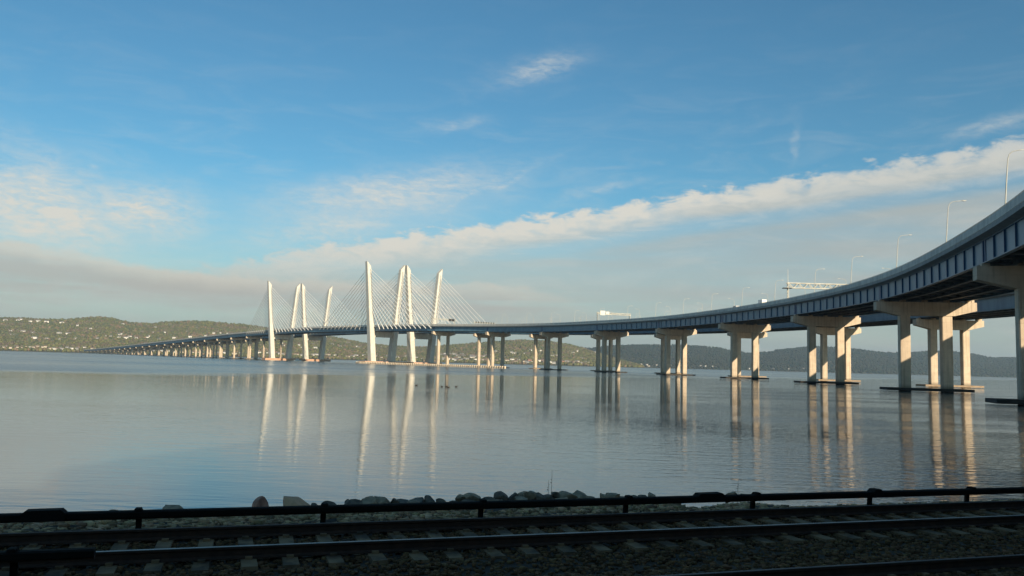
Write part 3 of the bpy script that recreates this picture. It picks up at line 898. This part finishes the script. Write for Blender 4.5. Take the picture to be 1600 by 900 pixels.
gantry(s_at_px(1231, -15), 'pale lattice truss gantry with a camera mast and no sign boards', 2.3, 6.6, mast=True)
gantry(s_at_px(933.5, -15), 'lattice gantry carrying two pale sign boards over the front bridge', 1.3, 7.4, ((-13, -8.5, 6.6, 10.2, 'signback'), (-7.8, -4.8, 7.2, 9.6, 'signback')))
gantry(s_at_px(676, -15), 'lattice gantry with a dark sign board beside the tall cable towers', 1.3, 7.2, ((6, 14, 6.2, 9.0, 'dark'),))

gantry(s_at_px(741, -15, LN), 'low gantry with a row of dark lane signals over the rear bridge', 1.2, 6.2, L=LN, signals=8)

# ------------------------------------------------------------------ vehicles on the decks
def make_vehicle(name, kind, paint):
    e = link(name, None)
    if kind == 'truck':                    # cab in front, tall cargo box behind
        W_, prof = 1.1, [(1.6, 0.5), (3.6, 0.5), (3.65, 1.3), (3.35, 1.5), (2.95, 2.35), (1.6, 2.4)]
        win = [(2.1, 1.45), (3.15, 1.45), (2.85, 2.15), (2.1, 2.2)]; wx = (-2.3, 2.6)
        bx = link('cargo_box', MB().box((-1.25, 0, 0.85), (2.75, 0, 0), (0, 1.22, 0), 3.05).mesh('cargo_box', paint), e)
        link('rear_door', MB().box((-4.02, 0, 0.95), (0.02, 0, 0), (0, 1.1, 0), 2.8).mesh('rear_door', M['white']), bx)
    else:
        W_, prof = 1.0, [(-2.9, 0.4), (2.5, 0.4), (2.75, 0.95), (2.2, 1.25), (1.45, 2.75), (-2.75, 2.8), (-2.9, 2.6)]
        win = [(1.35, 1.45), (2.0, 1.45), (1.4, 2.3), (0.9, 2.3), (0.9, 1.45)]; wx = (-1.8, 1.75)
    body = link('body', MB().prism([(x, -W_, z) for x, z in prof], (0, 2 * W_, 0)).mesh('body', paint), e)
    for y in (-W_ - 0.015, W_ - 0.015):
        link('window', MB().prism([(x, y, z) for x, z in win], (0, 0.03, 0)).mesh('window', M['glass']), body)
    for x in wx:
        for y in (-W_ + 0.02, W_ - 0.26):
            link('wheel', MB().bar((x, y, 0.4), (x, y + 0.24, 0.4), 0.4, 12).mesh('wheel', M['black']), e)
    for y in (-0.7, 0.7):
        link('headlight', MB().box((3.62 if kind == 'truck' else 2.66, y, 0.8), (0.06, 0, 0), (0, 0.16, 0), 0.2).mesh('headlight', M['white']), e)
    return e


def put(o, L, q, u, label, cat, group=None, back=False):
    d, n = L.frame(q)
    o.location = L.at(q, u, -1.69); o.rotation_euler.z = math.atan2(d.y, d.x) + (math.pi if back else 0)
    tag(o, label, cat, group)


trk = make_vehicle('box_truck', 'truck', M['white'])
put(trk, LS, s_at_px(1190, -12.0), -12.0, 'white box truck driving along the front bridge', 'truck')
trk2 = dup(trk, (0, 0, 0)); put(trk2, LN, s_at_px(1541, -11.5, LN), -11.5, 'white box truck on the rear bridge, seen under the front bridge deck', 'truck')
van = make_vehicle('van', 'van', M['silver'])
put(van, LS, s_at_px(1150, -12.8), -12.8, 'silver van driving ahead of the white box truck on the front bridge', 'van')

# ------------------------------------------------------------------ boat and ducks
bo = Vector(((465 - 800) / 1300 * 1370, 1370, 0))
BT = thing('motor_boat', 'small white motor boat moored between the feet of the farther towers', 'boat', bo)
hull = MB().loft([[(bo.x + x, bo.y + y * w_, z) for y, z in ((-1.6, 1.4), (-1.2, -0.4), (1.2, -0.4), (1.6, 1.4))] for x, w_ in ((-5.5, 0.8), (-2, 1), (2, 1), (4.5, 0.6), (6.5, 0.06))])
part('hull', hull, M['white'], BT, bo)
cb = part('cabin', MB().hexa([bo + Vector(p) for p in ((-3, -1.1, 1.3), (2.6, -1.1, 1.3), (2.6, 1.1, 1.3), (-3, 1.1, 1.3), (-2.8, -1, 3.2), (1.2, -1, 3.2), (1.2, 1, 3.2), (-2.8, 1, 3.2))]), M['white'], BT, bo)
part('window', MB().box(bo + Vector((-0.8, -1.1, 2.1)), (1.7, 0, 0), (0, 0.04, 0), 0.6), M['glass'], cb, bo)


def make_duck():
    e = link('duck', None)
    k = 9; rings = []
    for x, r, z in ((-0.30, 0.02, 0.17), (-0.22, 0.07, 0.12), (-0.08, 0.125, 0.09), (0.08, 0.125, 0.09), (0.2, 0.08, 0.10), (0.26, 0.04, 0.13)):
        rings.append([(x, r * math.cos(2 * math.pi * i / k), z + r * 0.8 * math.sin(2 * math.pi * i / k)) for i in range(k)])
    for x, z, r in ((0.24, 0.24, 0.045), (0.26, 0.30, 0.055), (0.32, 0.33, 0.045), (0.37, 0.32, 0.02), (0.43, 0.31, 0.012)):
        rings.append([(x + r * 0.5 * math.sin(2 * math.pi * i / k), r * math.cos(2 * math.pi * i / k), z + r * math.sin(2 * math.pi * i / k)) for i in range(k)])
    link('body', MB().loft(rings).mesh('duck_body', M['feather'], smooth=True), e)
    return e


duck0 = make_duck()
for i, (px, py) in enumerate([(652, 602.5), (692, 604.5), (699, 604.5), (702, 605.5), (714, 604.5)]):
    D = CAM_Z * 1300 / (py - HY(px))
    o = duck0 if i == 0 else dup(duck0, (0, 0, 0))
    o.location = ((px - 800) / 1300 * D, D, -0.03); o.rotation_euler.z = R(random.uniform(-40, 40) + (180 if i % 2 else 0)); o.scale = (1.15, 1.15, 1.15)
    tag(o, 'dark duck floating on the river in front of the tall towers', 'duck', 'ducks on the river')

# ------------------------------------------------------------------ the near bank, track frame: t along the rails, s away from the camera
TD = Vector((0.951, 0.309, 0)); TN = Vector((-0.309, 0.951, 0))


def tr(t, s, z): return TD * t + TN * s + Vector((0, 0, z))


BPROF = [(-95, 36), (-60, 34), (-40, 22), (-26, 13), (-14, 4.5), (-9, 2.9), (-4, 2.55), (6.5, 2.50), (7.9, 2.56), (10.8, 2.56), (11.4, 2.48), (12.1, 2.515), (15.2, 2.515), (16.0, 2.52), (16.9, 2.47), (17.8, 2.2), (19, 1.2), (21.5, -0.3), (27, -2.5)]  # unseen rise behind the camera, shaped to keep the sun off the foreground


def bank_z(t, s): 
    z = np.interp(s, [q[0] for q in BPROF], [q[1] for q in BPROF])
    return z - np.clip((t - 9.0 + 1.2 * np.sin(t * 2.1)) / 3.0, 0, 1) * 0.26 * np.clip((s - 15.4) / 1.5, 0, 1)


ts = np.concatenate([np.linspace(-420, -30, 30), np.linspace(-29, 45, 150), np.linspace(50, 420, 30)])
ss = np.concatenate([np.array([-95, -60, -40, -26, -14, -9, -4, 3]), np.linspace(6, 19, 66), np.array([20, 21.5, 24, 27])])
vs = []
for t in ts:
    for s in ss:
        z = float(bank_z(t, s))
        z += (0.6 * math.sin(t * 0.11 + s * 0.2) * math.sin(s * 0.37 + t * 0.05) if s < -10 else 0)
        if 15.2 < s < 22: z += random.uniform(-0.06, 0.06)
        elif s > 6: z += random.uniform(-0.012, 0.012)
        vs.append(tr(t, s, z))
w = len(ss)
g = MB().poly(vs, [(i * w + j, (i + 1) * w + j, (i + 1) * w + j + 1, i * w + j + 1) for i in range(len(ts) - 1) for j in range(w - 1)])
tag(part('ground', g, M['ground'], smooth=True), kind='structure')

# ballast stones
n = 80000
t_ = rng.uniform(-14, 28, n); s_ = rng.uniform(7.2, 17.4, n)
rr = rng.uniform(0.018, 0.042, n) * np.where(s_ > 15.2, rng.uniform(1.0, 1.9, n), 1.0)
pz = bank_z(t_, s_) + rr * rng.uniform(-0.2, 0.6, n)
pos = np.stack([TD.x * t_ + TN.x * s_, TD.y * t_ + TN.y * s_, pz], -1)
cv = np.array([(-1, -1, -1), (1, -1, -1), (1, 1, -1), (-1, 1, -1), (-1, -1, 1), (1, -1, 1), (1, 1, 1), (-1, 1, 1)], float) * 0.75
cf = np.array([(3, 2, 1, 0), (4, 5, 6, 7), (0, 1, 5, 4), (1, 2, 6, 5), (2, 3, 7, 6), (3, 0, 4, 7)])
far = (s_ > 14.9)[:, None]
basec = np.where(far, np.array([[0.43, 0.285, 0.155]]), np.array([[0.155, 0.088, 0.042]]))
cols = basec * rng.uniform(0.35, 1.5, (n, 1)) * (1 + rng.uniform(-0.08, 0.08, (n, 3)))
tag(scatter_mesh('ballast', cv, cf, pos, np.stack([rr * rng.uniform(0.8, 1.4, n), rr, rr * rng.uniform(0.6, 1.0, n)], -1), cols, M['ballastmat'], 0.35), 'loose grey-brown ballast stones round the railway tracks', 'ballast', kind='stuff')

# tracks
RAILZ = 2.75


def rail_mesh(t0, t1, s0):
    h = RAILZ
    prof = [(-0.07, h - 0.17), (0.07, h - 0.17), (0.07, h - 0.155), (0.012, h - 0.13), (0.012, h - 0.045), (0.036, h - 0.035), (0.036, h - 0.004), (-0.036, h - 0.004), (-0.036, h - 0.035), (-0.012, h - 0.045), (-0.012, h - 0.13), (-0.07, h - 0.155)]
    return MB().prism([tr(t0, s0 + a, z) for a, z in prof], TD * (t1 - t0))


slp = MB()
slp.hexa([(-0.13, -1.3, -0.16), (0.13, -1.3, -0.16), (0.13, 1.3, -0.16), (-0.13, 1.3, -0.16), (-0.11, -1.28, 0.0), (0.11, -1.28, 0.0), (0.11, 1.28, 0.0), (-0.11, 1.28, 0.0)])
for r_ in (-0.7175, 0.7175):
    for v in (-0.12, 0.12):
        slp.box((0, r_ + v, -0.01), (0.05, 0, 0), (0, 0.035, 0), 0.05)
SLM = slp.mesh('sleeper', M['sleeper'])
TANG = math.atan2(TD.y, TD.x)


def track(sc, label, t0, t1, s0, s1):
    o = tr(4, sc, RAILZ - 0.17)
    K = thing('railway_track', label, 'railway track', o, 'railway tracks')
    for sg in (-0.7175 - 0.036, 0.7175 + 0.036):
        rl = part('rail', rail_mesh(t0, t1, sc + sg), M['rail'], K, tr(4, sc + sg, RAILZ - 0.17))
        hd = MB().prism([tr(t0, sc + sg + a, z) for a, z in ((-0.032, RAILZ - 0.003), (0.032, RAILZ - 0.003), (0.026, RAILZ + 0.002), (-0.026, RAILZ + 0.002))], TD * (t1 - t0))
        part('rail_head', hd, M['railtop'] if (sc > 12 and sg < 0) else M['railworn'], rl, tr(4, sc + sg, RAILZ))
    t = s0
    while t < s1:
        link('sleeper', SLM, K, tr(t, sc + random.uniform(-0.03, 0.03), RAILZ - 0.172 - random.uniform(0, 0.022)), TANG + random.uniform(-0.03, 0.03)); t += 0.61
    return K


track(13.7, 'railway track nearer the water, beside the long covered third rail', -70, 110, -26, 60)
track(9.35, 'railway track farther from the water, only its outer rail showing', -70, 110, -8, 30)


def third_rail(label, s, t0, t1, posts, boxes):
    o = tr((t0 + t1) / 2, s, 2.5)
    K = thing('third_rail', label, 'third rail', o)
    top = 2.955
    cov = MB().loft([[tr(t, s + a, z) for a, z in ((-0.07, top - 0.10), (-0.085, top - 0.02), (-0.05, top), (0.06, top), (0.085, top - 0.03), (0.075, top - 0.10))] for t in np.linspace(t0, t1, 60)])
    part('cover_board', cov, M['cover'], K, o)
    part('conductor', MB().prism([tr(t0, s + a, z) for a, z in ((-0.03, top - 0.135), (0.03, top - 0.135), (0.03, top - 0.09), (-0.03, top - 0.09))], TD * (t1 - t0)), M['rail'], K, o)
    for t in posts:
        p = tr(t, s, 2.45)
        br = MB().prism([tr(t - 0.045, s + a, z) for a, z in ((0.22, 2.40), (0.16, 2.40), (0.11, top - 0.02), (0.06, top + 0.02), (-0.07, top + 0.012), (-0.07, top + 0.035), (0.08, top + 0.04), (0.17, top - 0.03))], TD * 0.09)
        b = part('bracket', br, M['cover'], K, p)
        part('insulator', MB().bar(tr(t, s, top + 0.0), tr(t, s, top + 0.04), 0.08, 10, 0.05), M['cover'], b, p)
    for t, ln in boxes:
        part('joint_cover', MB().loft([[tr(t + x, s + a, top + h) for a, h in ((-0.11, -0.11), (-0.11, k_), (0.11, k_), (0.11, -0.11))] for x, k_ in ((-ln / 2, 0.0), (-ln / 2 + 0.06, 0.05), (ln / 2 - 0.06, 0.055), (ln / 2, 0.0))]), M['cover'], K, tr(t, s, top))
    return K


def on_line(px, py, s):
    """the point on the vertical plane of shore line s that shows at a photo pixel"""
    d = fwd * FPX + rt * (px - 800) - up * (py - 450)
    return Vector((0, 0, CAM_Z)) + d * (s / d.dot(TN))


def t_at_px(px, s, py=790):
    return on_line(px, py, s).dot(TD)


posts = [t_at_px(x, 14.95) for x in (217, 507, 755, 983, 1183, 1367, 1520)]
stp = posts[1] - posts[0]
posts = [posts[0] - stp * k for k in (3, 2, 1)] + posts + [posts[-1] + 3.0 * k for k in range(1, 12)]
third_rail('long black covered third rail on brackets along the water side of the track', 14.95, -40, 80, posts,
           [(t_at_px(70, 14.95), 0.62), (t_at_px(1108, 14.95), 0.62), (t_at_px(1368, 14.95), 0.25)])
te = t_at_px(148, 12.2, 865)
third_rail('short black third rail ending beside the near running rail', 12.2, te - 30, te, [te - 0.95 - 2.9 * k for k in range(8)], [])

# ------------------------------------------------------------------ shore boulders, each its own
def rock_mesh(name, mat, seed, sq=(1, 0.9, 0.7)):
    r = np.random.default_rng(seed)
    import bmesh
    bm = bmesh.new(); bmesh.ops.create_icosphere(bm, subdivisions=3, radius=1.0)
    pl_ = [(Vector(r.normal(size=3)).normalized(), r.uniform(0.42, 0.75)) for _ in range(10)]
    for v in bm.verts:
        p = v.co.copy()
        for nn, dd in pl_:
            e = p.dot(nn)
            if e > dd: p -= nn * (e - dd) * 0.97
        p *= 1 + 0.05 * math.sin(p.x * 7 + seed) * math.sin(p.y * 6 + 1.3 * seed) + r.uniform(-0.012, 0.012)
        v.co = Vector((p.x * sq[0], p.y * sq[1], p.z * sq[2]))
    for k in range(3):                     # normalise the outline to the wanted proportions
        lo, hi = min(v.co[k] for v in bm.verts), max(v.co[k] for v in bm.verts)
        for v in bm.verts: v.co[k] = (2 * (v.co[k] - lo) / (hi - lo) - 1) * sq[k]
    me = bpy.data.meshes.new(name); bm.to_mesh(me); bm.free()
    me.materials.append(mat)
    return me


RM = {k: [rock_mesh('boulder_' + k, M[k], sd_ + 10 * j) for sd_ in range(3)] for j, k in enumerate(('rock_grey', 'rock_dark', 'rock_red', 'rock_pink'))}


def boulder(px, py, wpx, kind, s, label, group=None, sq=0.75):
    """top of the rock seen at (px, py), on shore line s"""
    p = on_line(px, py, s); D = p.y; ztop = p.z
    rad = wpx * D / 1300.0 / 2
    o = link('boulder', random.choice(RM[kind]), None, (p.x, p.y, ztop - rad * sq * 0.97))
    o.scale = (rad * 1.08, rad * random.uniform(0.8, 1.1), rad * sq * 1.0 / 0.7)
    o.rotation_euler = (random.uniform(-0.2, 0.2), random.uniform(-0.2, 0.2), random.uniform(0, 6))
    tag(o, label, 'boulder', group)


boulder(406, 776, 36, 'rock_red', 16.9, 'reddish brown pointed boulder on the bank behind the third rail', sq=0.95)
boulder(466, 775, 56, 'rock_pink', 17.0, 'large pale pink rounded boulder on the bank behind the third rail', sq=0.62)
boulder(271, 788, 40, 'rock_grey', 16.7, 'low rounded grey boulder alone on the bank', sq=0.5)
boulder(177, 796, 16, 'rock_grey', 16.6, 'tiny grey stone showing alone above the third rail', sq=0.6)
gl, gg = 'dark angular boulder in the line of riprap behind the third rail', 'dark riprap boulders'
for q in [(517, 782, 22, 17.0), (547, 781, 26, 17.0), (556, 780, 22, 17.1), (617, 778, 14, 17.1), (630, 781, 30, 17.2), (655, 778, 32, 17.3), (673, 776, 24, 17.2), (690, 778, 20, 17.3), (706, 781, 18, 17.0), (764, 776, 24, 17.2), (783, 768, 26, 17.4), (802, 770, 26, 17.4),
          (843, 771, 22, 17.3), (868, 768, 14, 17.4), (858, 772, 20, 17.4), (985, 773, 24, 17.4), (997, 774, 26, 17.5), (495, 787, 20, 16.9), (735, 780, 30, 17.0), (1006, 775, 24, 17.3)]:
    boulder(q[0], q[1], q[2], 'rock_dark', q[3], ('small ' if q[2] < 22 else 'large ' if q[2] > 26 else '') + gl, ('small ' if q[2] < 22 else 'large ' if q[2] > 26 else '') + gg)
gl, gg = 'grey weathered boulder in the line of riprap behind the third rail', 'grey riprap boulders'
for q in [(578, 777, 30, 17.1), (595, 775, 32, 17.1), (645, 782, 26, 17.0), (720, 773, 18, 17.2), (737, 771, 28, 17.2), (818, 768, 26, 17.4), (830, 766, 26, 17.4), (815, 776, 30, 17.1), (885, 768, 36, 17.5), (905, 769, 40, 17.5), (920, 774, 30, 17.4), (945, 772, 24, 17.5), (957, 770, 26, 17.5),
          (970, 775, 26, 17.4), (1018, 771, 16, 17.5), (1028, 776, 22, 17.4), (1142, 769, 22, 17.6), (1162, 771, 14, 17.6), (875, 777, 34, 17.1), (775, 780, 34, 17.0), (1055, 778, 24, 17.2)]:
    boulder(q[0], q[1], q[2], 'rock_grey', q[3], ('small ' if q[2] < 24 else 'large ' if q[2] > 29 else '') + gl, ('small ' if q[2] < 24 else 'large ' if q[2] > 29 else '') + gg)
# lower down by the water line, mostly hidden
for k in range(46):
    t = -13 + k * 0.95 + random.uniform(-0.3, 0.3); s = random.uniform(18.2, 20.6)
    o = link('boulder', random.choice(RM[random.choice(['rock_grey', 'rock_dark'])]), None, tr(t, s, float(bank_z(t, s)) + 0.05))
    q = random.uniform(0.3, 0.55); o.scale = (q * 1.2, q, q * 0.9); o.rotation_euler = (random.uniform(-.3, .3), random.uniform(-.3, .3), random.uniform(0, 6))
    tag(o, 'wet boulder at the foot of the bank by the water', 'boulder', 'boulders at the waterline')

# a few dry weed stalks between the rocks
for px, hgt in ((858, 0.62), (853, 0.4), (1150, 0.3)):
    t = t_at_px(px, 17.9); b = tr(t, 17.9, 1.95)
    WD = thing('weed', 'thin dry weed stalk standing up between the bank boulders', 'weed', b, 'weed stalks on the bank')
    top = b + Vector((0.05, 0, 0.55 + hgt))
    part('stem', MB().tube([b, b.lerp(top, 0.5) + Vector((0.02, 0, 0)), top], [0.006, 0.005, 0.003], 5), M['weed'], WD, b)
    for k in range(9):
        f_ = 0.35 + 0.065 * k; a = b.lerp(top, f_); an = k * 2.4
        dv = Vector((math.cos(an), math.sin(an), 0.7)) * (0.10 * (1.2 - f_))
        sdv = Vector((-math.sin(an), math.cos(an), 0)) * 0.012
        part('leaf', MB().poly([a, a + dv * 0.5 + sdv, a + dv, a + dv * 0.5 - sdv], [(0, 1, 2, 3)]), M['weed'], WD, a)

# ------------------------------------------------------------------ haze over the river
hz = bpy.data.materials.new('haze'); hz.use_nodes = True
HT = NT(hz.node_tree); HT.n.clear()
ho = HT.n.new('ShaderNodeOutputMaterial'); hv = HT.n.new('ShaderNodeVolumePrincipled')
hv.inputs['Color'].default_value = (0.58, 0.80, 0.98, 1)
hv.inputs['Density'].default_value = 0.000055
hv.inputs['Anisotropy'].default_value = 0.2
HT.l.new(hv.outputs[0], ho.inputs['Volume'])
hb = MB().box((1250, 5500, -4.0), (10300, 0, 0), (0, 6050, 0), 330)
tag(part('haze', hb, hz), kind='stuff')
